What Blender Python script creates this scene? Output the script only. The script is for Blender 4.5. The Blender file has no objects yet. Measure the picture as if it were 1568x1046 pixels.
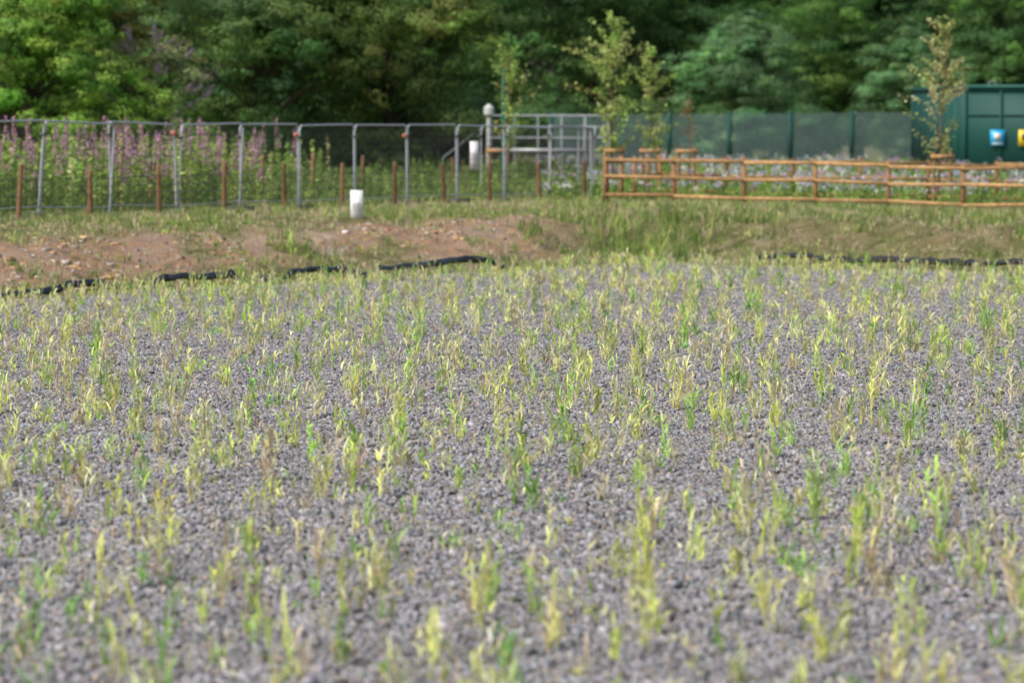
import bpy, math, random
import numpy as np
from mathutils import Vector
rng = np.random.default_rng(7)
random.seed(7)
scene = bpy.context.scene

# ------------------------------------------------------------------ helpers
def U(a, b, n=None): return rng.uniform(a, b, n)

def sstep(a, b, x):
    t = np.clip((np.asarray(x, float)-a)/(b-a), 0, 1)
    return t*t*(3-2*t)

def vnoise(x, y, seed=0.0):
    x = np.asarray(x, float); y = np.asarray(y, float)
    ix = np.floor(x); iy = np.floor(y); fx = x-ix; fy = y-iy
    fx = fx*fx*(3-2*fx); fy = fy*fy*(3-2*fy)
    def h(a, b):
        v = np.sin(a*127.1+b*311.7+seed*74.7)*43758.5453
        return v-np.floor(v)
    return (h(ix, iy)*(1-fx)+h(ix+1, iy)*fx)*(1-fy)+(h(ix, iy+1)*(1-fx)+h(ix+1, iy+1)*fx)*fy

def fbm(x, y, seed=0.0, o=3):
    s = 0; a = 0.5; t = 0
    for k in range(o):
        s = s+a*vnoise(x*2**k, y*2**k, seed+k*3.1); t += a; a *= .5
    return s/t

# signed distance from the edge of the planted bed (positive = outside, on the bank)
def bed_d(x, y):
    x = np.asarray(x, float); y = np.asarray(y, float)
    d1 = (x+8.56)*-.884+(y-71.4)*.469+.45
    d2 = (x-3.0)*.717+(y-91.3)*.697+.3
    k = 1.6
    h = np.clip(.5+.5*(d1-d2)/k, 0, 1)
    d = d2*(1-h)+d1*h+k*h*(1-h)*.5
    return d+(fbm(x*.35, y*.35, 2.)-.5)*.6+1.3

def hgt(x, y):
    x = np.asarray(x, float); y = np.asarray(y, float)
    d = bed_d(x, y)
    z = -.06+.11*sstep(-.15, .25, d)+.76*sstep(0.8, 5.2, d)+.15*sstep(4.8, 9.5, d)
    bank = sstep(.3, 1.6, d)
    z = z+bank*((fbm(x*.5, y*.5, 5.)-.5)*.22+(fbm(x*1.7, y*1.7, 9., 4)-.5)*.32)*(1-.75*sstep(5.0, 9, d))
    z = z+.33*sstep(118, 170, y)
    far = sstep(4, 9, d)
    z = z-far*.13*sstep(4, 13, x)*(1-sstep(115, 150, y))
    return z

class Geo:
    def __init__(s): s.v = []; s.f = []; s.c = []; s.n = 0
    def add(s, v, f, c):
        v = np.asarray(v, float).reshape(-1, 3); f = np.asarray(f, int).reshape(-1, 4)
        c = np.asarray(c, float)
        if c.ndim == 1: c = np.tile(c[:3], (len(v), 1))
        s.v.append(v); s.f.append(f+s.n); s.c.append(c); s.n += len(v)
    def mesh(s, name, mat):
        v = np.concatenate(s.v); f = np.concatenate(s.f); c = np.concatenate(s.c)
        m = bpy.data.meshes.new(name)
        m.vertices.add(len(v)); m.vertices.foreach_set('co', v.astype(np.float32).ravel())
        m.loops.add(len(f)*4); m.loops.foreach_set('vertex_index', f.astype(np.int32).ravel())
        m.polygons.add(len(f)); m.polygons.foreach_set('loop_start', np.arange(0, len(f)*4, 4, dtype=np.int32))
        m.update(calc_edges=True)
        a = m.color_attributes.new('Col', 'FLOAT_COLOR', 'POINT')
        cc = np.ones((len(v), 4), np.float32); cc[:, :3] = np.clip(c, 0, 1)
        a.data.foreach_set('color', cc.ravel())
        m.materials.append(mat)
        return m
    def obj(s, name, mat, parent=None):
        o = bpy.data.objects.new(name, s.mesh(name, mat)); scene.collection.objects.link(o)
        if parent: o.parent = parent
        return o

def empty(name):
    o = bpy.data.objects.new(name, None); scene.collection.objects.link(o); return o

def blades(g, P, ang, H, W, lean, c0, c1, seg=3):
    n = len(P)
    d = np.stack([np.cos(ang), np.sin(ang), np.zeros(n)], 1)
    fa = ang+U(-1.3, 1.3, n)+math.pi/2
    s = np.stack([np.cos(fa), np.sin(fa), np.zeros(n)], 1)
    V = np.zeros((n, seg+1, 2, 3)); C = np.zeros((n, seg+1, 2, 3))
    for k in range(seg+1):
        t = k/seg
        pos = P+d*(lean*H*t**1.7)[:, None]
        pos[:, 2] += H*t*(1-.45*np.minimum(lean, 1.6)*t*t)
        w = W*(.55+.9*t)*(1-t)**.8*1.4+W*.06 if k else W*.6
        V[:, k, 0] = pos-s*(w/2)[:, None]; V[:, k, 1] = pos+s*(w/2)[:, None]
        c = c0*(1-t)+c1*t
        C[:, k, 0] = c; C[:, k, 1] = c
    base = (np.arange(n)*(seg+1)*2)[:, None]
    F = np.stack([np.concatenate([base+2*k, base+2*k+1, base+2*k+3, base+2*k+2], 1) for k in range(seg)], 1)
    g.add(V, F, C.reshape(-1, 3))

def norm(a): return a/(np.linalg.norm(a, axis=-1, keepdims=True)+1e-9)

def leaves(g, P, N, L, W, C):
    n = len(P)
    N = norm(N); r = norm(rng.normal(size=(n, 3)))
    a = norm(np.cross(N, r)); b = np.cross(N, a)
    a = a*(L/2)[:, None]; b = b*(W/2)[:, None]
    V = np.stack([P-a, P+b-a*.1, P+a, P-b-a*.1], 1)
    F = np.arange(n*4).reshape(n, 4)
    g.add(V, F, np.repeat(C, 4, 0))

def tubes(g, P0, P1, r0, r1, c, k=6):
    P0 = np.asarray(P0, float).reshape(-1, 3); P1 = np.asarray(P1, float).reshape(-1, 3); n = len(P0)
    r0 = np.broadcast_to(r0, (n,)); r1 = np.broadcast_to(r1, (n,))
    d = norm(P1-P0)
    up = np.where(np.abs(d[:, 2:3]) > .9, np.array([[1., 0, 0]]), np.array([[0, 0, 1.]]))
    a = norm(np.cross(d, up)); b = np.cross(d, a)
    th = np.arange(k)*2*math.pi/k
    ring = a[:, None]*np.cos(th)[None, :, None]+b[:, None]*np.sin(th)[None, :, None]
    V = np.stack([P0[:, None]+ring*r0[:, None, None], P1[:, None]+ring*r1[:, None, None]], 1)
    base = (np.arange(n)*2*k)[:, None]
    i = np.arange(k); j = (i+1) % k
    F = np.stack([base+i, base+j, base+k+j, base+k+i], 2)
    c = np.asarray(c, float)
    if c.ndim == 2: c = np.repeat(c, 2*k, 0)
    g.add(V, F, c)

def box(g, c, size, col, rot=0.0):
    sx, sy, sz = [q/2 for q in size]
    v = np.array([[x, y, z] for x in (-sx, sx) for y in (-sy, sy) for z in (-sz, sz)])
    R = np.array([[math.cos(rot), -math.sin(rot), 0], [math.sin(rot), math.cos(rot), 0], [0, 0, 1]])
    v = v@R.T+np.array(c)
    f = [[0, 1, 3, 2], [4, 6, 7, 5], [0, 4, 5, 1], [2, 3, 7, 6], [0, 2, 6, 4], [1, 5, 7, 3]]
    g.add(v, f, col)

def beam(g, p0, p1, w, h, col):
    p0 = np.array(p0, float); p1 = np.array(p1, float); d = norm(p1-p0)
    s = norm(np.cross(d, [0, 0, 1.]))*w/2; u = norm(np.cross(s, d))*h/2
    v = [p0-s-u, p0+s-u, p0+s+u, p0-s+u, p1-s-u, p1+s-u, p1+s+u, p1-s+u]
    f = [[0, 3, 2, 1], [4, 5, 6, 7], [0, 1, 5, 4], [1, 2, 6, 5], [2, 3, 7, 6], [3, 0, 4, 7]]
    g.add(v, f, col)

# ------------------------------------------------------------------ materials
def mat_base(name):
    m = bpy.data.materials.new(name); m.use_nodes = True
    nt = m.node_tree; nt.nodes.clear()
    out = nt.nodes.new('ShaderNodeOutputMaterial')
    return m, nt, out

def mat_attr(name, rough=.6, spec=.3, trans=0.0, metal=0.0, nscale=6.0, namp=.25, gain=1.0):
    m, nt, out = mat_base(name); N = nt.nodes; L = nt.links
    at = N.new('ShaderNodeAttribute'); at.attribute_name = 'Col'
    geo = N.new('ShaderNodeNewGeometry')
    no = N.new('ShaderNodeTexNoise'); no.inputs['Scale'].default_value = nscale; no.inputs['Detail'].default_value = 3
    L.new(geo.outputs['Position'], no.inputs['Vector'])
    mr = N.new('ShaderNodeMapRange'); mr.inputs[1].default_value = .25; mr.inputs[2].default_value = .75
    mr.inputs[3].default_value = (1-namp)*gain; mr.inputs[4].default_value = (1+namp)*gain
    L.new(no.outputs['Fac'], mr.inputs[0])
    mx = N.new('ShaderNodeVectorMath'); mx.operation = 'SCALE'
    L.new(at.outputs['Color'], mx.inputs[0]); L.new(mr.outputs[0], mx.inputs['Scale'])
    p = N.new('ShaderNodeBsdfPrincipled'); p.inputs['Roughness'].default_value = rough
    p.inputs['Specular IOR Level'].default_value = spec; p.inputs['Metallic'].default_value = metal
    L.new(mx.outputs[0], p.inputs['Base Color'])
    if trans > 0:
        t = N.new('ShaderNodeBsdfTranslucent'); L.new(mx.outputs[0], t.inputs['Color'])
        ms = N.new('ShaderNodeMixShader'); ms.inputs[0].default_value = trans
        L.new(p.outputs[0], ms.inputs[1]); L.new(t.outputs[0], ms.inputs[2]); L.new(ms.outputs[0], out.inputs[0])
    else:
        L.new(p.outputs[0], out.inputs[0])
    return m

M_reed = mat_attr('reed_leaf', .5, .3, .35, nscale=1.5, namp=.12)
M_leaf = mat_attr('tree_leaf', .55, .2, .3, nscale=.7, namp=.2, gain=1.1)
M_grass = mat_attr('grass_blade', .6, .2, .3, nscale=1.2, namp=.25, gain=1.08)
M_flower = mat_attr('flower', .7, .1, .3, nscale=3, namp=.15)
M_stone = mat_attr('gravel_stone', .9, .15, 0, nscale=.9, namp=.14)
M_soil = mat_attr('soil_clods', .95, .1, 0, nscale=3, namp=.3)
M_metal = mat_attr('galvanised_steel', .45, .5, 0, metal=.4, nscale=14, namp=.15)
M_wire = mat_attr('fence_wire', .5, .4, 0, metal=.3, nscale=5, namp=.1)
M_wood = mat_attr('weathered_timber', .8, .15, 0, nscale=9, namp=.35)
M_paint = mat_attr('painted_steel', .6, .3, 0, nscale=1.2, namp=.12)
M_sign = mat_attr('sign_board', .4, .4, 0, nscale=8, namp=.05)
M_liner = mat_attr('black_liner', .4, .5, 0, nscale=8, namp=.4)

def ground_material():
    m, nt, out = mat_base('ground_soil'); N = nt.nodes; L = nt.links
    geo = N.new('ShaderNodeNewGeometry')
    at = N.new('ShaderNodeAttribute'); at.attribute_name = 'Col'
    sep = N.new('ShaderNodeSeparateColor'); L.new(at.outputs['Color'], sep.inputs[0])
    def noise(s, d=5, rough=.6):
        n = N.new('ShaderNodeTexNoise'); n.inputs['Scale'].default_value = s; n.inputs['Detail'].default_value = d
        n.inputs['Roughness'].default_value = rough
        L.new(geo.outputs['Position'], n.inputs['Vector']); return n
    def ramp(n, stops):
        r = N.new('ShaderNodeValToRGB'); e = r.color_ramp.elements
        e[0].position = stops[0][0]; e[0].color = (*stops[0][1], 1)
        e[1].position = stops[-1][0]; e[1].color = (*stops[-1][1], 1)
        for p, c in stops[1:-1]:
            q = e.new(p); q.color = (*c, 1)
        L.new(n.outputs['Fac'], r.inputs[0]); return r
    soil = ramp(noise(1.0, 8, .8), [(.34, (.18, .15, .12)), (.42, (.30, .22, .16)), (.47, (.56, .32, .17)), (.51, (.36, .29, .23)), (.56, (.52, .34, .21)), (.60, (.42, .36, .30)), (.68, (.60, .56, .51))])
    green = ramp(noise(1.6), [(.3, (.10, .12, .04)), (.5, (.20, .19, .08)), (.7, (.36, .29, .18))])
    grav = ramp(noise(38, 3), [(.3, (.06, .06, .06)), (.5, (.18, .175, .18)), (.7, (.29, .28, .29))])
    mx = N.new('ShaderNodeMix'); mx.data_type = 'RGBA'
    L.new(sep.outputs[0], mx.inputs['Factor']); L.new(green.outputs[0], mx.inputs['A']); L.new(soil.outputs[0], mx.inputs['B'])
    m2 = N.new('ShaderNodeMix'); m2.data_type = 'RGBA'
    L.new(sep.outputs[1], m2.inputs['Factor']); L.new(mx.outputs['Result'], m2.inputs['A']); L.new(grav.outputs[0], m2.inputs['B'])
    p = N.new('ShaderNodeBsdfPrincipled'); p.inputs['Roughness'].default_value = .95; p.inputs['Specular IOR Level'].default_value = .1
    L.new(m2.outputs['Result'], p.inputs['Base Color'])
    b = N.new('ShaderNodeBump'); b.inputs['Strength'].default_value = 1; b.inputs['Distance'].default_value = .16
    L.new(noise(5, 8, .75).outputs['Fac'], b.inputs['Height']); L.new(b.outputs[0], p.inputs['Normal'])
    L.new(p.outputs[0], out.inputs[0])
    return m

def soil_mask(x, y):
    d = bed_d(x, y)
    n = fbm(x*.8+3, y*.45, 21., 4)
    n2 = fbm(x*1.7, y*1.1, 23., 3)
    left = 1-sstep(-.4, 2.0, x)
    band = sstep(1.5, 2.6, d+(n-.5)*2.5)*(1-sstep(4.6, 6.4, d+(n-.5)*3))
    m = sstep(.34, .50, n*.6+n2*.4+.03)*band*left
    m2 = sstep(.60, .68, n)*sstep(.8, 1.5, d)*(1-sstep(3, 5.5, d))*(1-left)
    return np.clip(m+m2*.3, 0, 1)

# ------------------------------------------------------------------ ground
def axis(segs):
    out = []
    for a, b, s in segs: out.append(np.arange(a, b, s))
    out.append([segs[-1][1]]); return np.concatenate(out)
gx = axis([(-1500, -200, 130), (-200, -40, 16), (-40, -16, 1.5), (-16, 18, .13), (18, 42, 1.5), (42, 200, 16), (200, 1500, 130)])
gy = axis([(-300, 0, 50), (0, 63, 3), (63, 104, .13), (104, 130, .6), (130, 200, 4), (200, 400, 20), (400, 2500, 150)])
X, Y = np.meshgrid(gx, gy); Z = hgt(X, Y)
nx, ny = len(gx), len(gy)
ii = np.arange(nx-1)[None, :]+np.arange(ny-1)[:, None]*nx
F = np.stack([ii, ii+1, ii+1+nx, ii+nx], 2)
C = np.zeros((nx*ny, 3)); C[:, 0] = soil_mask(X, Y).ravel(); C[:, 1] = 1-sstep(-.1, .15, bed_d(X, Y)).ravel()
g = Geo(); g.add(np.stack([X, Y, Z], 2), F, C)
go = g.obj('ground', ground_material())
for p in go.data.polygons: p.use_smooth = True

# ------------------------------------------------------------------ gravel
T = 4.0
def gravel_tile(seed):
    r = np.random.default_rng(seed); n = 42000
    x = r.uniform(0, T, n); y = r.uniform(0, T, n)
    w = 2*math.pi/T
    z = .011*np.sin(w*7*x+1)*np.sin(w*9*y+.4)+.011*np.sin(w*(4*x+11*y))+.010*np.sin(w*(13*x-6*y)+2)+r.uniform(-.012, .009, n)
    s = np.exp(r.normal(math.log(.0116), .36, n)); s = np.minimum(s, .030)
    sc = np.stack([s*r.uniform(.8, 1.4, n), s*r.uniform(.8, 1.2, n), s*r.uniform(.5, .9, n)], 1)
    cube = np.array([[a, b, c] for a in (-1, 1) for b in (-1, 1) for c in (-1, 1)], float)
    V = cube[None]*r.uniform(.55, 1.0, (n, 8, 3))*sc[:, None]
    q = norm(r.normal(size=(n, 4)))
    a, b, c, d = q.T
    R = np.stack([np.stack([1-2*(c*c+d*d), 2*(b*c-a*d), 2*(b*d+a*c)], 1),
                  np.stack([2*(b*c+a*d), 1-2*(b*b+d*d), 2*(c*d-a*b)], 1),
                  np.stack([2*(b*d-a*c), 2*(c*d+a*b), 1-2*(b*b+c*c)], 1)], 1)
    V = np.einsum('nij,nkj->nki', R, V)+np.stack([x, y, z], 1)[:, None]
    f = np.array([[0, 1, 3, 2], [4, 6, 7, 5], [0, 4, 5, 1], [2, 3, 7, 6], [0, 2, 6, 4], [1, 5, 7, 3]])
    F = (np.arange(n)*8)[:, None, None]+f[None]
    v = np.clip(r.normal(.255, .085, n), .035, .5)
    tint = np.stack([1.01+r.normal(0, .05, n), np.ones(n)*.985, 1.02+r.normal(0, .05, n)], 1)
    br = r.random(n) < .08; tint[br] = [1.2, 1.0, .78]
    g = Geo(); g.add(V, F, np.repeat(v[:, None]*tint, 8, 0))
    return g.mesh('gravel_stones', M_stone)
tiles = [gravel_tile(s) for s in (1, 2, 3)]
gb = empty('gravel_bed')
for iy in range(4, 24):
    for ix in range(-5, 5):
        x0, y0 = ix*T, iy*T
        if bed_d(np.array([x0, x0+T, x0, x0+T]), np.array([y0, y0, y0+T, y0+T])).min() > .3: continue
        o = bpy.data.objects.new('gravel_patch', tiles[random.randrange(3)]); scene.collection.objects.link(o)
        o.location = (x0, y0, 0); o.parent = gb

g = Geo()
for (x, y, s) in [(-2.75, 25.4, .03), (1.5, 36, .025), (-4, 47, .03), (3.9, 52, .03), (.6, 29, .02)]:
    for q in range(3):
        V = np.array([[a, b, c] for a in (-1, 1) for b in (-1, 1) for c in (-1, 1)], float)*U(.5, 1, (8, 3))*s+np.array([x+U(-s, s), y+U(-s, s), s*.6])
        g.add(V, [[0, 1, 3, 2], [4, 6, 7, 5], [0, 4, 5, 1], [2, 3, 7, 6], [0, 2, 6, 4], [1, 5, 7, 3]], (.03, .028, .03))
g.obj('loose_rocks', M_stone)

# ------------------------------------------------------------------ reed seedlings
def pal(n, cols, w, jit=.15):
    cols = np.array(cols); w = np.array(w)/sum(w)
    c = cols[rng.choice(len(cols), n, p=w)]
    return c*np.exp(rng.normal(0, jit, (n, 1)))*np.exp(rng.normal(0, jit*.35, (n, 3)))
g = Geo()
def scatter_bed(sx, sy, jit, keep):
    xs = np.arange(-22, 22, sx); ys = np.arange(16, 93, sy)
    x, y = np.meshgrid(xs, ys); x = x.ravel(); y = y.ravel()
    x = x+.05*(y-50)+.10*np.sin(y*.9)
    x = x+rng.normal(0, jit, len(x)); y = y+rng.normal(0, jit*1.4, len(y))
    ok = (bed_d(x, y) < -.15) & (np.abs(x) < .155*y+1.3) & (rng.random(len(x)) < keep(x, y))
    return x[ok], y[ok]
tipc = [(.70, .80, .20), (.48, .70, .17), (.82, .83, .37), (.28, .51, .12), (.72, .64, .38), (.86, .90, .31)]
basec = [(.54, .47, .29), (.44, .50, .17), (.62, .55, .35), (.32, .44, .13)]
deadc = [(.68, .58, .41), (.56, .44, .30), (.76, .70, .53)]
def basez(px, py): return hgt(px, py)*(bed_d(px, py) > 0)-.01
# reed shoots: thin upright stems that carry short alternate leaves
def shoots(px, py, hmin, hmax, smin, smax, spread, lw, tw, ls=1.0):
    n = len(px); ns = rng.integers(smin, smax+1, n)
    idx = np.repeat(np.arange(n), ns); m = len(idx)
    Hp = U(0, 1, n)**1.5*(hmax-hmin)+hmin
    tint = pal(n, tipc, tw, .13)[idx]*np.exp(rng.normal(0, .12, (m, 1)))
    dead = rng.random(m) < .22; tint[dead] = pal(dead.sum(), deadc, [1, 1, 1], .12)
    a = U(0, 6.283, m); r = U(0, 1, m)**.7*spread
    P = np.stack([px[idx]+np.cos(a)*r, py[idx]+np.sin(a)*r, basez(px, py)[idx]], 1)
    H = Hp[idx]*U(.4, 1.0, m)
    la = U(0, 6.283, m); ll = U(.02, .28, m)+dead*U(0, .4, m)
    base = pal(m, basec, [3, 3, 2, 2], .12)*.4+tint*.6
    blades(g, P, la, H, U(.005, .009, m), ll, base, tint, seg=2)
    nl = np.clip((H/.05).astype(int), 2, 7)
    j = np.repeat(np.arange(m), nl); q = len(j)
    t = U(.05, 1.0, q)
    B = P[j].copy(); d = np.stack([np.cos(la), np.sin(la)], 1)[j]
    B[:, :2] += d*(ll[j]*H[j]*t**1.7)[:, None]; B[:, 2] += H[j]*t*(1-.45*ll[j]*t*t)
    L = U(.06, .18, q)*(.6+.5*(H[j]/.35))*ls
    c = tint[j]*np.exp(rng.normal(0, .13, (q, 1)))
    w = rng.random(q) < .13*(1-t)*2; c[w] = pal(w.sum(), deadc, [1, 1, 1], .12)
    ln = U(.15, 1.2, q)
    blades(g, B, U(0, 6.283, q), L*(1-.25*ln), U(.7, 1.3, q)*lw, ln, c*.94, c, seg=3)
def litter(px, py, hmin, hmax, bmin, bmax, spread, wid, tw, leanr):
    n = len(px); nb = rng.integers(bmin, bmax+1, n)
    idx = np.repeat(np.arange(n), nb); m = len(idx)
    Hp = U(0, 1, n)**1.3*(hmax-hmin)+hmin
    a = U(0, 6.283, m); r = U(0, 1, m)*spread
    P = np.stack([px[idx]+np.cos(a)*r, py[idx]+np.sin(a)*r, basez(px, py)[idx]], 1)
    c = pal(n, tipc+deadc, tw, .12)[idx]*np.exp(rng.normal(0, .15, (m, 1)))
    blades(g, P, U(0, 6.283, m), Hp[idx]*U(.4, 1.05, m), U(.7, 1.3, m)*wid, U(leanr[0], leanr[1], m), c*.85, c, seg=2)
dens = lambda x, y: .36+.75*fbm(x*.6, y*.5, 31., 3)
x, y = scatter_bed(.48, .62, .085, lambda x, y: np.clip(dens(x, y), 0, 1))
shoots(x, y, .15, .48, 3, 9, .065, .0190, [4.5, 4.5, 3, 2.2, 1.0, 4], 1.05)
x, y = scatter_bed(.48, .62, .22, lambda x, y: np.clip(dens(x+9, y)*.70, 0, 1))
shoots(x, y, .08, .27, 1, 5, .07, .016, [3, 3, 3, 2.4, 2.5, 2.2])
x, y = scatter_bed(.28, .28, .12, lambda x, y: .85+0*x)
litter(x, y, .03, .13, 3, 7, .10, .010, [2, 2, 2, 1.5, 2, 1.5, 3, 2, 3], (.4, 1.4))
# denser growth along the margin of the bed
ex = U(-17, 20, 20000); ey = U(54, 96, 20000); dd = bed_d(ex, ey)
ok = (dd > -1.3) & (dd < .45) & (rng.random(20000) < .08+.95*vnoise(ex*.9, ey*.9, 4.)**1.2)
shoots(ex[ok], ey[ok], .10, .38, 2, 6, .10, .019, [6, 5, 2, 2.5, 1.0, 3])
g.obj('reed_seedlings', M_reed)

# ------------------------------------------------------------------ liner along the edge
g = Geo()
def edge_points():
    pts = []
    for x in np.arange(-17, 22, .10):
        lo, hi = 45.0, 100.0
        for _ in range(26):
            mid = (lo+hi)/2
            if bed_d(x, mid) > .70: hi = mid
            else: lo = mid
        pts.append((x, lo))
    return np.array(pts)
E = edge_points(); zr = E[:, 0]*0
n1 = vnoise(E[:, 0]*1.3, zr, 8.); n2 = vnoise(E[:, 0]*4, zr, 6.); n3 = vnoise(E[:, 0]*9, zr, 26.)
ez = .13+.05*n1+.04*n2+.05*n3
ez = ez-.4*(sstep(.0, 1.0, E[:, 0])*(1-sstep(4.2, 5.0, E[:, 0])))-.14*sstep(.64, .74, vnoise(E[:, 0]*1.1, zr, 17.))
P = np.stack([E[:, 0], E[:, 1]+.15*n2, ez], 1)
rr = .022+.025*vnoise(E[:, 0]*2.6, zr, 3.)+.025*n3
for s in (0, 1):
    tubes(g, P[:-1]+[0, .05*s, .02*s], P[1:]+[0, .05*s, .02*s], rr[:-1], rr[1:], (.014, .015, .018), 7)
g.obj('black_edge_liner', M_liner)

# ------------------------------------------------------------------ grass on bank and beyond
g = Geo()
gcol = [(.22, .34, .08), (.33, .42, .12), (.50, .46, .24), (.62, .51, .34), (.14, .23, .055), (.48, .56, .15)]
def grass(x, y, hmin, hmax, w, wts, per=5, sp=.06, lean=(.1, .8), gain=1.0):
    kp_ = ~((np.abs(x+3.36) < .32) & (y > 88.0) & (y < 92.25)); x = x[kp_]; y = y[kp_]
    n = len(x); idx = np.repeat(np.arange(n), per); m = len(idx)
    a = U(0, 6.283, m); r = U(0, 1, m)*sp
    xx = x[idx]+np.cos(a)*r; yy = y[idx]+np.sin(a)*r
    P = np.stack([xx, yy, hgt(xx, yy)-.02], 1)
    c = pal(n, gcol, wts, .15)[idx]*np.exp(rng.normal(0, .18, (m, 1)))*gain
    H = (U(0, 1, n)**1.4*(hmax-hmin)+hmin)[idx]*U(.5, 1.1, m)
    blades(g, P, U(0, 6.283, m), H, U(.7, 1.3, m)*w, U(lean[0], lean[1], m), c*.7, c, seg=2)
N = 122000
x = U(-19, 24, N); y = U(56, 122, N); d = bed_d(x, y)
sm = soil_mask(x, y); cl = fbm(x*2.1, y*1.6, 91.)
ok = (d > .8) & (d < 17) & (rng.random(N) > sm*(.97-.6*(cl > .57))+.03) & (np.abs(x) < .17*y)
x, y, d = x[ok], y[ok], d[ok]
dry = fbm(x*.45, y*.38, 44.)+.09*(d > 1)*(d < 7.5)*(x > 3.5)+.05*(x < 1)
a = dry > .53
b = ~a
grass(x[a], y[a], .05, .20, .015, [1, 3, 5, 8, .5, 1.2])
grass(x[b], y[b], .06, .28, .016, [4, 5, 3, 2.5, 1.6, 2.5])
# taller rushes and weed tufts on the bank
cx = np.concatenate([U(1.8, 3.8, 34), U(.5, 5, 26), U(4, 16, 160), U(-14, 1, 56)]); cy = np.concatenate([U(90, 96, 34), U(88, 98, 26), U(82, 102, 160), U(70, 98, 56)])
dd = bed_d(cx, cy); ok = (dd > .6) & (dd < 13)
for q in np.nonzero(ok)[0]:
    n = rng.integers(6, 26); gg = U(.75, 1.1)
    hm = U(.45, .78) if q < 34 else U(.22, .58)
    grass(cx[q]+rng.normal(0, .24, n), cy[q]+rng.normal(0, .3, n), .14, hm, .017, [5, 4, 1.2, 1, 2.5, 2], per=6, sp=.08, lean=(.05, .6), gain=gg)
# fringe under the fences
x = U(-17, 20, 12000); y = U(84, 122, 12000)
lf = (x+10.4)*-.926+(y-87)*.377
ok = (lf > -1.2) & (lf < 3.0) & (x < 2.6)
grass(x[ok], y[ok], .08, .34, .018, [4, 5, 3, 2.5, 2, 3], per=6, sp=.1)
# rough meadow behind
x = U(-22, 32, 60000); y = U(92, 175, 60000)
lf = (x+10.4)*-.926+(y-87)*.377
ok = (lf > .8) & (bed_d(x, y) > 11) & (np.abs(x) < .17*y) 
x, y = x[ok], y[ok]
grass(x, y, .15, .5, .03, [4, 5, 1.5, 1.5, 4, 2], per=5, sp=.15, gain=.85)
g.obj('bank_grass', M_grass)

# clods and rubble lying in the bare soil
g = Geo()
N = 30000; x = U(-16, 16, N); y = U(58, 100, N); sm = soil_mask(x, y)
ok = (sm > .4) & (rng.random(N) < .25+1.2*(fbm(x*.7, y*.7, 61.) > .5)); x, y = x[ok], y[ok]; z = hgt(x, y); n = len(x)
s = np.exp(rng.normal(math.log(.03), .5, n)); s = np.minimum(s, .09)
V = np.array([[a, b, c] for a in (-1, 1) for b in (-1, 1) for c in (-1, 1)], float)[None]*U(.45, 1, (n, 8, 3))*s[:, None, None]
V = V*np.array([1.2, 1, .6]); th = U(0, 6.28, n); cs, sn = np.cos(th)[:, None], np.sin(th)[:, None]
V = np.stack([V[..., 0]*cs-V[..., 1]*sn, V[..., 0]*sn+V[..., 1]*cs, V[..., 2]], 2)+np.stack([x, y, z], 1)[:, None]
f = np.array([[0, 1, 3, 2], [4, 6, 7, 5], [0, 4, 5, 1], [2, 3, 7, 6], [0, 2, 6, 4], [1, 5, 7, 3]])
c = pal(n, [(.46, .40, .34), (.50, .31, .18), (.30, .24, .18), (.50, .45, .40), (.40, .29, .20)], [2, 3.0, 2.5, .5, 2], .15)
g.add(V, (np.arange(n)*8)[:, None, None]+f[None], np.repeat(c, 8, 0))
g.obj('bank_rubble', M_soil)

# tall leafy weeds behind the temporary fence
g = Geo()
def weeds(x, y, hmin, hmax, cols, wts, nl=26, leaf=.10, gain=1.0):
    n = len(x); z = hgt(x, y); H = U(hmin, hmax, n)
    dx, dy = rng.normal(0, .08, n), rng.normal(0, .08, n)
    P0 = np.stack([x, y, z], 1); P1 = P0+np.stack([dx, dy, H], 1)
    base = pal(n, cols, wts, .15)*gain
    tubes(g, P0, P1, .008, .004, base*.7, 3)
    idx = np.repeat(np.arange(n), nl); m = len(idx); t = U(.1, 1, m)
    P = P0[idx]*(1-t)[:, None]+P1[idx]*t[:, None]
    a = U(0, 6.283, m); r = U(.02, .15, m)*(1.3-t)
    P = P+np.stack([np.cos(a)*r, np.sin(a)*r, U(-.04, .04, m)], 1)
    Nn = np.stack([np.cos(a)*.6, np.sin(a)*.6, np.ones(m)*.8], 1)+rng.normal(0, .4, (m, 3))
    leaves(g, P, Nn, U(.7, 1.3, m)*leaf, U(.25, .4, m)*leaf, base[idx]*np.exp(rng.normal(0, .2, (m, 1))))
    return P0, P1
n = 9000
x = U(-20, 3, n); y = U(88, 150, n); lf = (x+10.4)*-.926+(y-87)*.377
ok = (lf > .7) & (np.abs(x) < .165*y) & (lf < 24)
x, y = x[ok], y[ok]
wc = [(.18, .30, .06), (.29, .40, .09), (.11, .20, .04), (.42, .43, .17)]
hf = .45+.9*fbm(x*.4, y*.3, 55.)
lo_ = hf < .9
weeds(x[lo_], y[lo_], .25, .65, wc, [4, 4, 2, 1.2]); weeds(x[~lo_], y[~lo_], .5, 1.0, wc, [4, 3, 3, .8])
n = 5200
x = U(-20, -4, n); y = U(88, 118, n); lf = (x+10.4)*-.926+(y-87)*.377
ok = (lf > .9) & (lf < 12) & (x < .03*y-9.2+U(-2.5, 1, n)) & (fbm(x*.5, y*.5, 75.) > .45)
x, y = x[ok], y[ok]; f5 = fbm(x*.7, y*.4, 77.) > .50
weeds(x[f5], y[f5], .9, 1.8, wc, [2, 5, .6, 1.8], nl=44, leaf=.16, gain=1.15)
weeds(x[~f5], y[~f5], .6, 1.35, wc, [5, 3, 2, .5], nl=40, leaf=.12)
g.obj('tall_weeds', M_grass)

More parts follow.
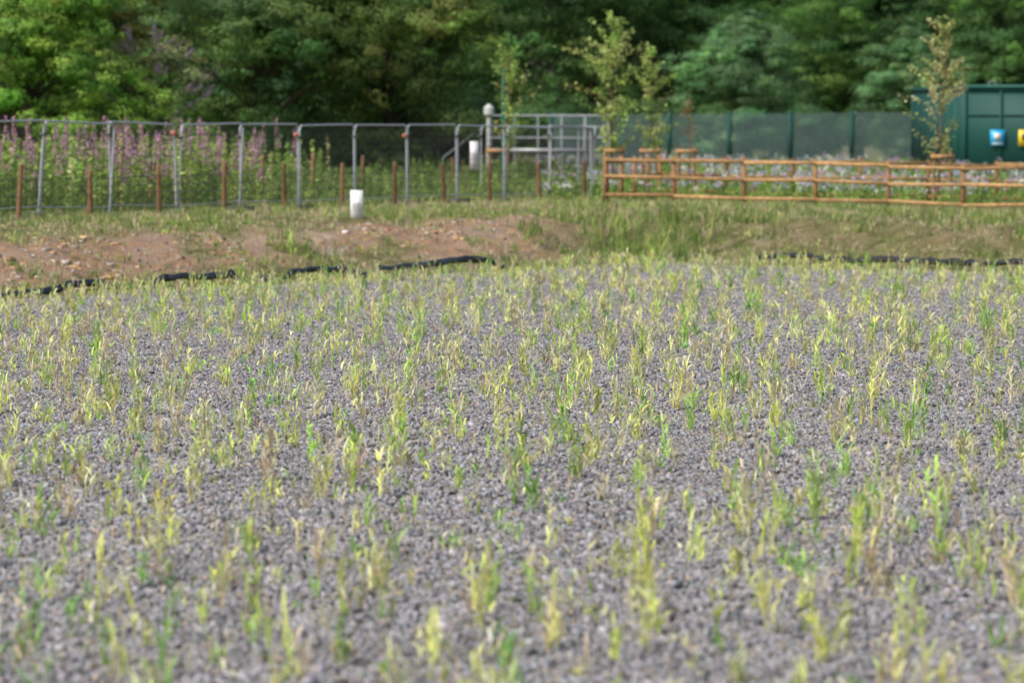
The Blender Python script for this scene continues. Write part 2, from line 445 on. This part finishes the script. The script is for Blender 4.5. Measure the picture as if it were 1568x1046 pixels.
# fireweed: pink spikes
g = Geo()
n = 900
x = U(-18, -5, n); y = U(89, 112, n); lf = (x+10.4)*-.926+(y-87)*.377
ok = (lf > .8) & (lf < 7) & (x < .03*y-9.4+U(-1.5, .9, n)) & (fbm(x*1.1, y*.6, 70.) > .46)
x, y = x[ok], y[ok]
P0, P1 = weeds(x, y, .9, 2.15, [(.20, .30, .07), (.30, .36, .10)], [1, 1], nl=30, leaf=.12)
n = len(x); idx = np.repeat(np.arange(n), 58); m = len(idx); t = U(.67, 1.02, m)
P = P0[idx]*(1-t)[:, None]+P1[idx]*t[:, None]; a = U(0, 6.283, m); r = .072*(1.15-t)/.45
P += np.stack([np.cos(a)*r, np.sin(a)*r, 0*a], 1)
leaves(g, P, rng.normal(size=(m, 3)), U(.038, .068, m), U(.03, .058, m), pal(m, [(.64, .30, .50), (.72, .46, .62), (.50, .30, .35)], [3, 2, 1], .15))
g.obj('fireweed_plants', M_flower)

# wildflower meadow behind the rail fence
g = Geo()
n = 5600
x = U(0, 26, n); y = U(111, 168, n); ok = (np.abs(x) < .16*y) & (x > .9+.0*y)
x, y = x[ok], y[ok]
P0, P1 = weeds(x, y, .3, .75, [(.22, .36, .08), (.34, .48, .12), (.16, .28, .06)], [1, 1, 1], nl=14, leaf=.12)
fl = rng.random(len(x)) < (-.02+.85*fbm(x*.5, y*.12, 12.)); P1f = P1[fl]; n = len(P1f)
cc = pal(n, [(.80, .80, .78), (.50, .44, .66), (.70, .36, .62), (.58, .58, .78), (.7, .65, .2)], [4, 3, 1.4, 2, .4], .12)
idx = np.repeat(np.arange(n), 9); m = len(idx)
leaves(g, P1f[idx]+rng.normal(0, .045, (m, 3)), rng.normal(size=(m, 3)), U(.05, .08, m), U(.05, .07, m), cc[idx])
g.obj('wildflower_meadow', M_flower)

# ------------------------------------------------------------------ trees
def make_tree(H, base, rx, ry, ncl, nleaf, leaf, cols, wts, seed, clr=.18, trunk=.16, barkc=(.10, .08, .06), rad=.45, droop=0., top=1.0):
    global rng
    old = rng; rng = np.random.default_rng(seed)
    g = Geo()
    cz = (H+base)/2; hz = (H-base)/2
    u = norm(rng.normal(size=(ncl, 3))); r = rng.random(ncl)**rad
    c = u*r[:, None]*np.array([rx, ry, hz])
    lump = .72+.5*vnoise(np.arctan2(u[:, 1], u[:, 0])*1.5+7, u[:, 2]*2+5, seed)
    c *= lump[:, None]
    nar = 1-.35*top*np.clip(c[:, 2]/hz, 0, 1)**2
    c[:, :2] *= nar[:, None]
    c[:, 2] += cz
    R = clr*min(rx, hz)*np.exp(rng.normal(0, .38, ncl))
    # trunk and limbs
    zs = np.linspace(0, H*.86, 8); off = np.cumsum(rng.normal(0, H*.008, (8, 2)), 0); off[0] = 0
    tp = np.column_stack([off, zs-.15]); tr = trunk*(1-zs/H)**.9+.012
    tubes(g, tp[:-1], tp[1:], tr[:-1], tr[1:], barkc, 8)
    k = min(ncl, 90); s = rng.choice(ncl, k, replace=False)
    at = np.clip(c[s, 2]-np.hypot(c[s, 0], c[s, 1])*.6, base*.5+.2, H*.8)
    A = np.column_stack([np.interp(at, zs, tp[:, 0]), np.interp(at, zs, tp[:, 1]), at])
    mid = (A+c[s])/2+np.array([0, 0, .06*H*.3]); br = np.interp(at, zs, tr)*.38
    tubes(g, A, mid, br, br*.6, barkc, 5); tubes(g, mid, c[s], br*.6, br*.2, barkc, 4)
    # every clump is a group of small upturned sprays, so its outline is ragged
    nsp = 9; spc = np.repeat(np.arange(ncl), nsp); ms = len(spc)
    so = norm(rng.normal(size=(ms, 3))+np.array([0, 0, .2]))*(R[spc]*U(.35, 1.2, ms))[:, None]*np.array([1.15, 1.15, .8])
    sc = c[spc]+so; sr = R[spc]*U(.24, .5, ms)
    w = sr**2; w /= w.sum()
    idx = rng.choice(ms, nleaf, p=w); m = nleaf
    o = norm(rng.normal(size=(m, 3))+np.array([0, 0, .25])); rr = rng.random(m)**.33
    off = o*(sr[idx]*rr*(1+.2*rng.normal(size=m)))[:, None]*np.array([1.2, 1.2, .6])
    off[:, 2] -= droop*rng.random(m)*sr[idx]*2
    P = sc[idx]+off; P[:, 2] = np.maximum(P[:, 2], .1)
    Nn = o*.9+norm(so[idx])*.7+norm(sc[idx]-np.array([0, 0, cz]))*.4+rng.normal(0, .26, (m, 3))+np.array([0, 0, .35])
    cb = pal(ncl, cols, wts, .18)[spc]*np.exp(rng.normal(0, .14, (ms, 1)))
    C = cb[idx]*np.exp(rng.normal(0, .18, (m, 1)))
    leaves(g, P, Nn, U(.7, 1.35, m)*leaf, U(.4, .65, m)*leaf, C)
    me = g.mesh('tree', M_leaf)
    rng = old
    return me
def make_young(H, base, rx, nb, per, leaf, cols, seed, trunk=.035, barkc=(.22, .14, .09), spread=.07):
    global rng
    old = rng; rng = np.random.default_rng(seed); g = Geo()
    zs = np.linspace(0, H, 10); off = np.cumsum(rng.normal(0, .035, (10, 2)), 0); off[0] = 0
    tp = np.column_stack([off, zs-.1]); tr = trunk*(1-zs/H)+.006
    tubes(g, tp[:-1], tp[1:], tr[:-1], tr[1:], barkc, 7)
    t = np.sort(U(base/H, .99, nb)); prof = np.sin(np.clip((t-base/H)/(1-base/H), 0, 1)**.75*math.pi*.92+.2)
    L = rx*(.35+.75*prof)*U(.5, 1.25, nb); a = np.arange(nb)*2.4+rng.normal(0, .4, nb); el = U(.5, 1.2, nb)
    z0 = t*H; A = np.column_stack([np.interp(z0, zs, tp[:, 0]), np.interp(z0, zs, tp[:, 1]), z0-.1])
    d1 = np.stack([np.cos(a)*np.cos(el), np.sin(a)*np.cos(el), np.sin(el)], 1)
    M = A+d1*(L*.55)[:, None]; B = M+(d1+np.array([0, 0, -.15])+rng.normal(0, .15, (nb, 3)))*(L*.55)[:, None]
    tubes(g, A, M, .012, .007, barkc, 4); tubes(g, M, B, .007, .002, barkc, 4)
    idx = np.repeat(np.arange(nb), per); m = len(idx); s = U(.15, 1.05, m)
    P = np.where((s < .5)[:, None], A[idx]+(M-A)[idx]*(s*2)[:, None], M[idx]+(B-M)[idx]*(s*2-1)[:, None])
    P = P+rng.normal(0, spread, (m, 3))
    c = pal(nb, cols, [1]*len(cols), .15)[idx]*np.exp(rng.normal(0, .2, (m, 1)))
    leaves(g, P, rng.normal(0, .6, (m, 3))+np.array([0, 0, .5]), U(.7, 1.3, m)*leaf, U(.4, .6, m)*leaf, c)
    me = g.mesh('young_tree', M_leaf); rng = old
    return me
def put(name, me, x, y, rot=0, s=1.0):
    o = bpy.data.objects.new(name, me); scene.collection.objects.link(o)
    o.location = (x, y, float(hgt(x, y))-.03); o.rotation_euler = (0, 0, rot); o.scale = (s, s, s)
    return o

DG = [(.052, .125, .034), (.074, .16, .042), (.040, .09, .028), (.12, .21, .055)]
MG = [(.16, .31, .05), (.22, .39, .06), (.10, .20, .04), (.27, .39, .075)]
OL = [(.16, .26, .06), (.21, .31, .075), (.11, .19, .05), (.28, .34, .10)]
GG = [(.12, .25, .095), (.16, .29, .115), (.085, .17, .065)]
YB = [(.34, .37, .08), (.42, .36, .09), (.20, .28, .06), (.34, .25, .08)]
mA = make_tree(8.2, .6, 3.1, 3.0, 130, 80000, .115, MG, [3, 4, 1.5, 2], 11, clr=.20)
put('maple_tree', mA, -13.6, 120)
put('maple_tree', mA, -19.7, 124, 2.1, 1.1)
mB = make_tree(11, .5, 4.1, 3.6, 150, 90000, .125, DG+OL[:1]+MG[2:3], [2, 4, .7, 4, 2, 2], 12, clr=.20)
put('hawthorn_tree', mB, -8.3, 141, .4)
mC = make_tree(11.5, .7, 4.1, 4.0, 170, 95000, .125, OL, [4, 3, 3, 1.3], 13, clr=.18, droop=.3)
put('willow_tree', mC, -3.9, 143, 1.2)
mD = make_tree(11, .8, 3.8, 3.5, 130, 60000, .14, YB, [3, 2, 3, 1], 14, clr=.2)
put('field_maple_tree', mD, -14.0, 150, 0)
put('hawthorn_tree', mB, -17.5, 145, 3.0, 1.05)
mE = make_tree(15, 1.0, 5.2, 4.6, 150, 65000, .18, DG, [3, 3, 2, 1.5], 15, clr=.21, trunk=.25)
mF = make_tree(14, .8, 4.8, 4.6, 140, 65000, .18, DG[:2]+MG[2:3], [3, 3, 2], 16, clr=.22, trunk=.22)
mG = make_tree(8.2, .4, 3.3, 3.0, 100, 48000, .15, GG, [3, 2, 2], 17, clr=.22)
for (me, x, y, r, s, nm) in [
    (mE, 3.5, 222, 0, 1.0, 'oak_tree'), (mF, 10.5, 226, 1, 1.0, 'ash_tree'), (mE, 18, 222, 2.2, 1.0, 'oak_tree'),
    (mF, 25, 226, 3.1, 1.05, 'ash_tree'), (mE, 33, 224, 4, 1.0, 'oak_tree'), (mF, -4, 224, 5, 1.0, 'ash_tree'),
    (mE, -12, 220, 1.4, 1.0, 'oak_tree'), (mF, -20, 222, .4, 1.0, 'ash_tree'), (mE, -29, 220, 3.4, 1.0, 'oak_tree'),
    (mF, 41, 226, 3.7, 1.0, 'ash_tree'), (mF, -37, 224, 2.7, 1.0, 'ash_tree'),
    (mE, 7, 238, 2.8, 1.2, 'oak_tree'), (mF, 14.5, 240, 4.2, 1.2, 'ash_tree'), (mE, 22, 240, .8, 1.2, 'oak_tree'),
    (mF, 0, 240, 2.2, 1.2, 'ash_tree'), (mE, 30, 240, 5.5, 1.2, 'oak_tree'), (mF, 38, 240, 1.5, 1.2, 'ash_tree'), (mE, -8, 240, .2, 1.2, 'oak_tree'),
    (mG, 10.8, 198, 0, .95, 'sallow_tree'), (mG, 19.5, 208, 2, .9, 'sallow_tree'),
    (mF, 15.6, 213, 4, .7, 'ash_tree'), (mG, 29, 205, 1, 1.0, 'sallow_tree'), (mF, 24, 210, .6, .8, 'ash_tree')]:
    put(nm, me, x, y, r, s)
mH = make_tree(3.6, .05, 3.0, 1.6, 70, 20000, .14, DG, [2, 3, 1, 1], 18, clr=.35, trunk=.08)
for q, x in enumerate(np.arange(-40, 46, 4.6)):
    put('hedge_shrub', mH, x+U(-.5, .5), 212+U(-3, 3), U(0, 6), U(.9, 1.2))
for q, x in enumerate(np.arange(-24, -1, 3.6)):
    put('hedge_shrub', mH, x, 150+U(-2, 2), U(0, 6), U(.9, 1.1))

# young planted trees
YG = [(.36, .47, .12), (.26, .39, .09), (.44, .48, .17)]
mY = make_young(5.3, 1.3, 1.25, 44, 50, .125, YG, 21)
put('young_birch_tree', mY, 3.0, 125)
mY2 = make_young(4.6, 1.3, .85, 32, 40, .11, YG, 25)
put('young_birch_tree', mY2, 4.3, 129, 2.4, .98)
mZ = make_young(4.9, .9, .95, 44, 44, .10, [(.44, .45, .18), (.34, .40, .13), (.52, .49, .25)], 22, spread=.06)
put('young_birch_tree', mZ, 11.5, 114.5)
put('young_birch_tree', mY2, -.15, 133, 1.2, 1.0)
mS = make_young(2.9, .6, .35, 14, 16, .07, [(.3, .18, .08), (.26, .26, .09)], 23, trunk=.02, barkc=(.25, .12, .08), spread=.04)
put('sapling', mS, 4.9, 120)

# buddleia with pink flower spikes
mBud = make_tree(4.9, .5, 1.4, 1.3, 60, 12000, .12, [(.16, .26, .07), (.22, .3, .09), (.26, .28, .12)], [1, 1, 1], 31, clr=.3, trunk=.06)
bo = put('buddleia_bush', mBud, -10.4, 123)
g = Geo()
for q in range(50):
    a = U(-math.pi, 0.4); el = U(-.2, 1.3); rs = U(.8, 1.1); p = np.array([-10.4+1.5*rs*math.cos(a)*math.cos(el), 123+1.35*rs*math.sin(a)*math.cos(el), hgt(-10.4, 123)+2.6+2.2*rs*math.sin(el)])
    dr = norm(np.array([math.cos(a)*.7, math.sin(a)*.5, .6])); m = 46; t = U(0, 1, m)
    leaves(g, p+dr*(t*.28)[:, None]+rng.normal(0, 1, (m, 3))*(.04*(1.1-t))[:, None], rng.normal(size=(m, 3)), U(.035, .06, m), U(.035, .06, m), pal(m, [(.52, .34, .48), (.62, .46, .58)], [1, 1], .12))
fo = g.obj('flower_spikes', M_flower); fo.parent = bo; fo.matrix_parent_inverse = bo.matrix_basis.inverted()

# ------------------------------------------------------------------ temporary mesh fence
GAL = (.50, .52, .55)
tf = empty('temporary_mesh_fence')
A0 = np.array([-10.4, 87.0]); D0 = np.array([12.6, 31.0])
joint = [A0+D0*(.0473+.0953*i) for i in range(-3, 11)]
ln = np.array([-D0[1], D0[0]])/np.linalg.norm(D0)
gc, gw, gf = Geo(), Geo(), Geo()
def rail_path(g, pts, r, col, k=6):
    pts = np.array(pts); tubes(g, pts[:-1], pts[1:], r, r, col, k)
def heras(p0, p1, zt=1.93, feet=True):
    p0 = np.array(p0); p1 = np.array(p1); L = np.linalg.norm(p1-p0); u = (p1-p0)/L
    z0 = float(hgt(*p0)); z1 = float(hgt(*p1)); ln_a = U(-.06, .04); sh = U(-.11, .02)
    z0 += U(-.03, .05); z1 += U(-.03, .05)
    nrm = np.array([-u[1], u[0]])
    def pt(s, z):
        b = p0+u*s
        zz = z0*(1-s/L)+z1*(s/L)+.06+z
        return np.array([b[0]+u[0]*sh*(-z/2)+nrm[0]*ln_a*z, b[1]+u[1]*sh*(-z/2)+nrm[1]*ln_a*z, zz])
    a, b = .035, L-.035
    rc = .14
    path = [pt(a, -.05), pt(a, zt-rc)]
    for q in (30, 60, 90): path.append(pt(a+rc*(1-math.cos(math.radians(q))), zt-rc+rc*math.sin(math.radians(q))))
    for q in (90, 60, 30, 0): path.append(pt(b-rc*(1-math.cos(math.radians(q))), zt-rc+rc*math.sin(math.radians(q))))
    path.append(pt(b, -.05))
    rail_path(gc, path, .026, GAL)
    rail_path(gc, [pt(a, .15), pt(b, .15)], .015, GAL)
    for zz in list(np.arange(.3, zt-.1, .155)):
        rail_path(gw, [pt(a, zz), pt(b, zz)], .0035, (.10, .10, .11), 3)
    ss = np.arange(a+.05, b, .085)
    P0 = np.array([pt(s, .15) for s in ss]); P1 = np.array([pt(s, zt-.02) for s in ss])
    tubes(gw, P0, P1, .0022, .0022, (.11, .11, .12), 3)
    if feet:
        q = pt(b+.05, -.0)
        box(gf, (q[0], q[1], q[2]-.02), (.22, .62, .13), (.09, .085, .08), math.atan2(nrm[1], nrm[0])-math.pi/2)
    q0 = pt(a-.05, 1.65)
    box(gf, q0, (.14, .07, .06), (.12, .12, .12), math.atan2(u[1], u[0]))
    return pt
for i in range(len(joint)-1): heras(joint[i], joint[i+1])
heras(joint[-1], joint[-1]+np.array([-.2, 3.3])); 
heras(joint[-1]+np.array([-3.1, 1.2]), joint[-1]+np.array([-.3, 3.2]))
gc.obj('panel_frames', M_metal, tf); gw.obj('mesh_wires', M_wire, tf); gf.obj('feet_and_clamps', M_paint, tf)
g = Geo()
for i, z in ((4, 1.72), (6, 1.68), (8, 1.66)):
    j = joint[i+1]
    zz = float(hgt(*j))
    box(g, (j[0]-.06, j[1]-.08, zz+z+.08), (.12, .03, .09), (.75, .24, .16), .3)
g.obj('reflector_tags', M_sign, tf)

# ------------------------------------------------------------------ timber stake and wire fence
sf = empty('stake_and_wire_fence')
g = Geo(); gw = Geo()
def stake_line(off, s0, ds, n, h0, h1, wires=True, tint=1.0):
    prev = None
    for i in range(n):
        p = A0+D0*(s0+ds*i)+ln*off+rng.normal(0, .06, 2)
        z = float(hgt(*p)); h = U(h0, h1); c = np.array([.28, .155, .085])*U(.65, 1.2)*tint
        lx, ly = rng.normal(0, .03, 2)
        tubes(g, [(p[0], p[1], z-.2)], [(p[0]+lx, p[1]+ly, z+h)], .055, .048, c, 8)
        tubes(g, [(p[0]+lx, p[1]+ly, z+h)], [(p[0]+lx, p[1]+ly, z+h+.03)], .048, .004, c*1.3, 8)
        if prev is not None and wires:
            for q in (.15, .32, .5, .68, .86):
                a = np.array([prev[0], prev[1], prev[2]+q]); b = np.array([p[0], p[1], z+q]); m = (a+b)/2-[0, 0, .02]
                tubes(gw, [a, m], [m, b], .006, .006, (.06, .06, .065), 3)
            for t in np.arange(.04, 1, .06):
                a = np.array([prev[0]*(1-t)+p[0]*t, prev[1]*(1-t)+p[1]*t, prev[2]*(1-t)+z*t])
                tubes(gw, [a+[0, 0, .12]], [a+[0, 0, .86]], .003, .003, (.08, .08, .09), 3)
        prev = (p[0], p[1], z)
stake_line(-.35, -.287, .0955, 14, 1.0, 1.15)
stake_line(3.2, -.24, .09, 14, 1.1, 1.3, True, 1.1)
g.obj('stakes', M_wood, sf); gw.obj('stock_wire', M_wire, sf)

# ------------------------------------------------------------------ warning signs
def sign(name, x, y, z0, w, h, stake=True, rot=0.0):
    e = empty(name); g = Geo(); gt = Geo()
    if stake: box(g, (x, y+.035, (z0+h+float(hgt(x, y))-.2)/2), (.05, .04, z0+h-float(hgt(x, y))+.1), (.3, .2, .12))
    box(g, (x, y, z0+h/2), (w, .012, h), (.85, .85, .85), rot)
    for k in range(5):
        ww = w*(.72-.2*random.random()); box(gt, (x, y-.009, z0+h*(.36+.055*k)), (ww, .004, .014), (.22, .22, .25), rot)
    g.obj('board', M_sign, e); gt.obj('lettering', M_sign, e)
sign('information_sign', -3.36, 92.3, .82, .27, .69, True)
jp = A0+D0*.748
sign('fence_sign', jp[0], jp[1]-.06, 1.83, .22, .73, False, .15)

# ------------------------------------------------------------------ timber post and rail fence
rf = empty('post_and_rail_fence'); g = Geo()
WC = np.array([.45, .27, .125])
def rail_run(pts, ph=1.2, rails=(1.08, .66, .2), dim=1.0):
    prev = None
    for (x, y) in pts:
        z = float(hgt(x, y)); c = WC*U(.5, .8)*np.array([.9, .85, .9])*dim
        box(g, (x, y, z+ph/2-.1), (.11, .11, ph+.2), c, U(-.1, .1))
        if prev is not None:
            for r in rails:
                c = WC*U(.7, 1.2)*dim; j0, j1 = U(-.03, .03, 2)
                beam(g, (prev[0], prev[1]-.08, prev[2]+r+j0), (x, y-.08, z+r+j1), .045, .085, c)
        prev = (x, y, z)
def line(a, b, n): return [(a[0]+(b[0]-a[0])*i/n, a[1]+(b[1]-a[1])*i/n) for i in range(n+1)]
rail_run(line((2.4, 110), (16.2, 101), 8))
rail_run(line((2.45, 110.3), (4.2, 121), 4))
rail_run(line((4.2, 121), (19, 117), 8), dim=.75)
g.obj('posts_and_rails', M_wood, rf)
for (x, y) in [(3.0, 125.), (3.95, 122.), (11.5, 114.3), (4.9, 119.9), (-.4, 118.)]:
    e = empty('tree_stake_frame'); g = Geo(); z = float(hgt(x, y))
    for s in (-.22, .22): tubes(g, [(x+s, y-.15, z-.1)], [(x+s, y-.15, z+1.45)], .045, .042, WC*.6, 8)
    beam(g, (x-.32, y-.2, z+1.32), (x+.32, y-.2, z+1.32), .03, .1, WC)
    g.obj('stakes', M_wood, e)

# ------------------------------------------------------------------ green mesh fence
gmf = empty('green_mesh_fence'); g = Geo(); gw = Geo()
fa = np.array([1.6, 176.]); fb = np.array([30, 164.]); Lf = np.linalg.norm(fb-fa); uf = (fb-fa)/Lf
top = 2.38
nn = int(Lf/2.6)
def gp(s):
    p = fa+uf*s; return p[0], p[1], float(hgt(*p))
for i in range(nn+1):
    x, y, z = gp(i*2.6)
    box(g, (x, y-.06, z+top/2+.02), (.15, .08, top+.14), (.008, .06, .05), math.atan2(uf[1], uf[0]))
for i in range(nn):
    a = np.array(gp(i*2.6)); b = np.array(gp((i+1)*2.6))
    for zz in np.arange(.05, top, .076):
        tubes(gw, [a+[0, 0, zz]], [b+[0, 0, zz]], .009, .009, (.15, .24, .23), 3)
    t = np.arange(.01, 1, .02)[:, None]
    P = a*(1-t)+b*t
    tubes(gw, P+[0, 0, .03], P+[0, 0, top], .009, .009, (.16, .25, .24), 3)
g.obj('posts', M_paint, gmf); gw.obj('mesh_panels', M_paint, gmf)

# ------------------------------------------------------------------ green kiosk building
kb = empty('green_kiosk_building')
ang = math.atan2(.9, 10)
ux = np.array([math.cos(ang), math.sin(ang)]); uy = np.array([-math.sin(ang), math.cos(ang)])
C0 = np.array([15.7, 148.]); kz = float(hgt(*C0))-.05; KW, KD, KH = 7.5, 10.0, 3.28
def kp(a, b): return C0+ux*a+uy*b
GK = (.010, .075, .062); GK2 = (.012, .082, .068)
g = Geo()
c = kp(KW/2, KD/2); box(g, (c[0], c[1], kz+KH/2), (KW, KD, KH), GK, ang)
box(g, (c[0], c[1], kz+KH+.05), (KW+.16, KD+.16, .12), (.02, .12, .10), ang)
box(g, (c[0], c[1], kz+.06), (KW+.1, KD+.1, .16), (.2, .2, .19), ang)
g.obj('walls_and_roof', M_paint, kb)
g = Geo()
for a in np.arange(0, KW+.01, 1.25):
    p = kp(a, -.02); box(g, (p[0], p[1], kz+KH/2), (.07, .04, KH-.02), GK2, ang)
for b in np.arange(0, KD+.01, 1.25):
    p = kp(-.02, b); box(g, (p[0], p[1], kz+KH/2), (.04, .07, KH-.02), GK2, ang)
for zz in (.35, KH-.1, 2.35):
    p = kp(KW/2, -.015); box(g, (p[0], p[1], kz+zz), (KW, .03, .05), GK2, ang)
g.obj('panel_ribs', M_paint, kb)
g = Geo()
for a in (3.1, 4.2):
    p = kp(a, -.045); box(g, (p[0], p[1], kz+1.15), (1.0, .05, 2.15), (.013, .085, .07), ang)
    p = kp(a+.35*(1 if a < 4 else -1), -.1); box(g, (p[0], p[1], kz+1.15), (.04, .05, .22), (.3, .3, .3), ang)
g.obj('doors', M_paint, kb)
g = Geo()
for a in (1.0, 2.8, 4.6, 6.4):
    p = kp(a, .3); z = kz+KH+.11
    tubes(g, [(p[0]-.12, p[1], z), (p[0]-.12, p[1], z+.13), (p[0]+.12, p[1], z+.13)], [(p[0]-.12, p[1], z+.13), (p[0]+.12, p[1], z+.13), (p[0]+.12, p[1], z)], .018, .018, (.4, .42, .42), 5)
g.obj('lifting_eyes', M_metal, kb)
g = Geo()
def kplate(a, z, w, h, col, out=.075):
    p = kp(a, -out); box(g, (p[0], p[1], kz+z), (w, .012, h), col, ang)
kplate(1.12, 1.55, .50, .56, (.02, .42, .75)); kplate(1.12, 1.60, .24, .24, (.75, .8, .82), .084); kplate(1.12, 1.36, .36, .05, (.75, .8, .82), .084)
kplate(2.08, 1.55, .44, .56, (.85, .62, .03)); kplate(2.08, 1.60, .2, .2, (.03, .03, .03), .084)
g.obj('safety_signs', M_sign, kb)

# ------------------------------------------------------------------ galvanised walkway with handrails
wk = empty('steel_walkway'); g = Geo()
def gz(x, y): return float(hgt(x, y))
zb = gz(1, 142); dk = zb+1.15
x0, x1, ya, yb = -.7, 3.2, 140.5, 143.5
for y in (ya, yb):
    for x in np.arange(x0, x1+.01, .78):
        tubes(g, [(x, y, zb-.1)], [(x, y, dk+1.15)], .03, .03, GAL, 6)
    for h in (1.15, .78, .42):
        tubes(g, [(x0, y, dk+h)], [(x1, y, dk+h)], .028, .028, GAL, 6)
for x in (x0, x1):
    for h in (1.15, .78, .42): tubes(g, [(x, ya, dk+h)], [(x, yb, dk+h)], .028, .028, GAL, 6)
box(g, ((x0+x1)/2, (ya+yb)/2, dk), (x1-x0, yb-ya, .06), (.35, .36, .37))
box(g, ((x0+x1)/2, ya-.02, dk+.0), (x1-x0, .04, .14), (.36, .37, .38))
for k in range(6): box(g, (x0-.2-.27*k, 142, dk-.19*(k+1)), (.28, 1.0, .04), (.4, .41, .42))
for yy in (141.5, 142.5):
    tubes(g, [(x0, yy, dk+1.0), (x0-1.6, yy, zb+.9)], [(x0-1.6, yy, zb+.9), (x0-1.6, yy, zb)], .025, .025, GAL, 6)
g.obj('deck_and_handrails', M_metal, wk)
vc = empty('vent_pipe'); g = Geo()
tubes(g, [(-.75, 138, gz(0, 138)), (-.75, 138, 3.3), (-.75, 138, 3.42), (-.75, 138, 3.62)], [(-.75, 138, 3.3), (-.75, 138, 3.42), (-.75, 138, 3.62), (-.75, 138, 3.75)], [.07, .07, .17, .17], [.07, .17, .17, .05], (.55, .58, .56), 12)
g.obj('pipe', M_paint, vc)
mp = empty('green_mast'); g = Geo()
tubes(g, [(-.28, 139, gz(0, 139))], [(-.28, 139, 4.9)], .075, .065, (.02, .17, .14), 10)
box(g, (-.28, 139, gz(0, 139)+.02), (.4, .4, .08), (.02, .1, .08))
g.obj('mast', M_paint, mp)

# ------------------------------------------------------------------ light, sky, camera
SE, SR = math.radians(50), math.radians(230)   # sun behind-left of the camera
w = bpy.data.worlds.new('World'); scene.world = w; w.use_nodes = True
nt = w.node_tree; nt.nodes.clear()
sky = nt.nodes.new('ShaderNodeTexSky'); sky.sky_type = 'NISHITA'; sky.sun_disc = False
sky.sun_elevation = SE; sky.sun_rotation = SR; sky.dust_density = 4.0; sky.ozone_density = .6; sky.air_density = 1.0
bg = nt.nodes.new('ShaderNodeBackground'); bg.inputs[1].default_value = .15
wo = nt.nodes.new('ShaderNodeOutputWorld')
nt.links.new(sky.outputs[0], bg.inputs[0]); nt.links.new(bg.outputs[0], wo.inputs[0])
ld = bpy.data.lights.new('sun', 'SUN'); ld.energy = 2.9; ld.angle = math.radians(15); ld.color = (1, .98, .94)
lo = bpy.data.objects.new('sun', ld); scene.collection.objects.link(lo)
sd = Vector((math.sin(SR)*math.cos(SE), math.cos(SR)*math.cos(SE), math.sin(SE)))
lo.rotation_euler = sd.to_track_quat('Z', 'Y').to_euler(); lo.location = (0, 0, 50)

cd = bpy.data.cameras.new('camera'); cam = bpy.data.objects.new('camera', cd); scene.collection.objects.link(cam)
cd.sensor_width = 36; cd.lens = 150; cd.clip_start = .5; cd.clip_end = 5000
cam.location = (0, 0, 2.6); cam.rotation_euler = (math.radians(90)-math.atan(308.5/6533), 0, 0)
cd.dof.use_dof = True; cd.dof.focus_distance = 45; cd.dof.aperture_fstop = 2.5
scene.camera = cam
scene.view_settings.view_transform = 'Standard'; scene.view_settings.look = 'None'; scene.view_settings.exposure = 0
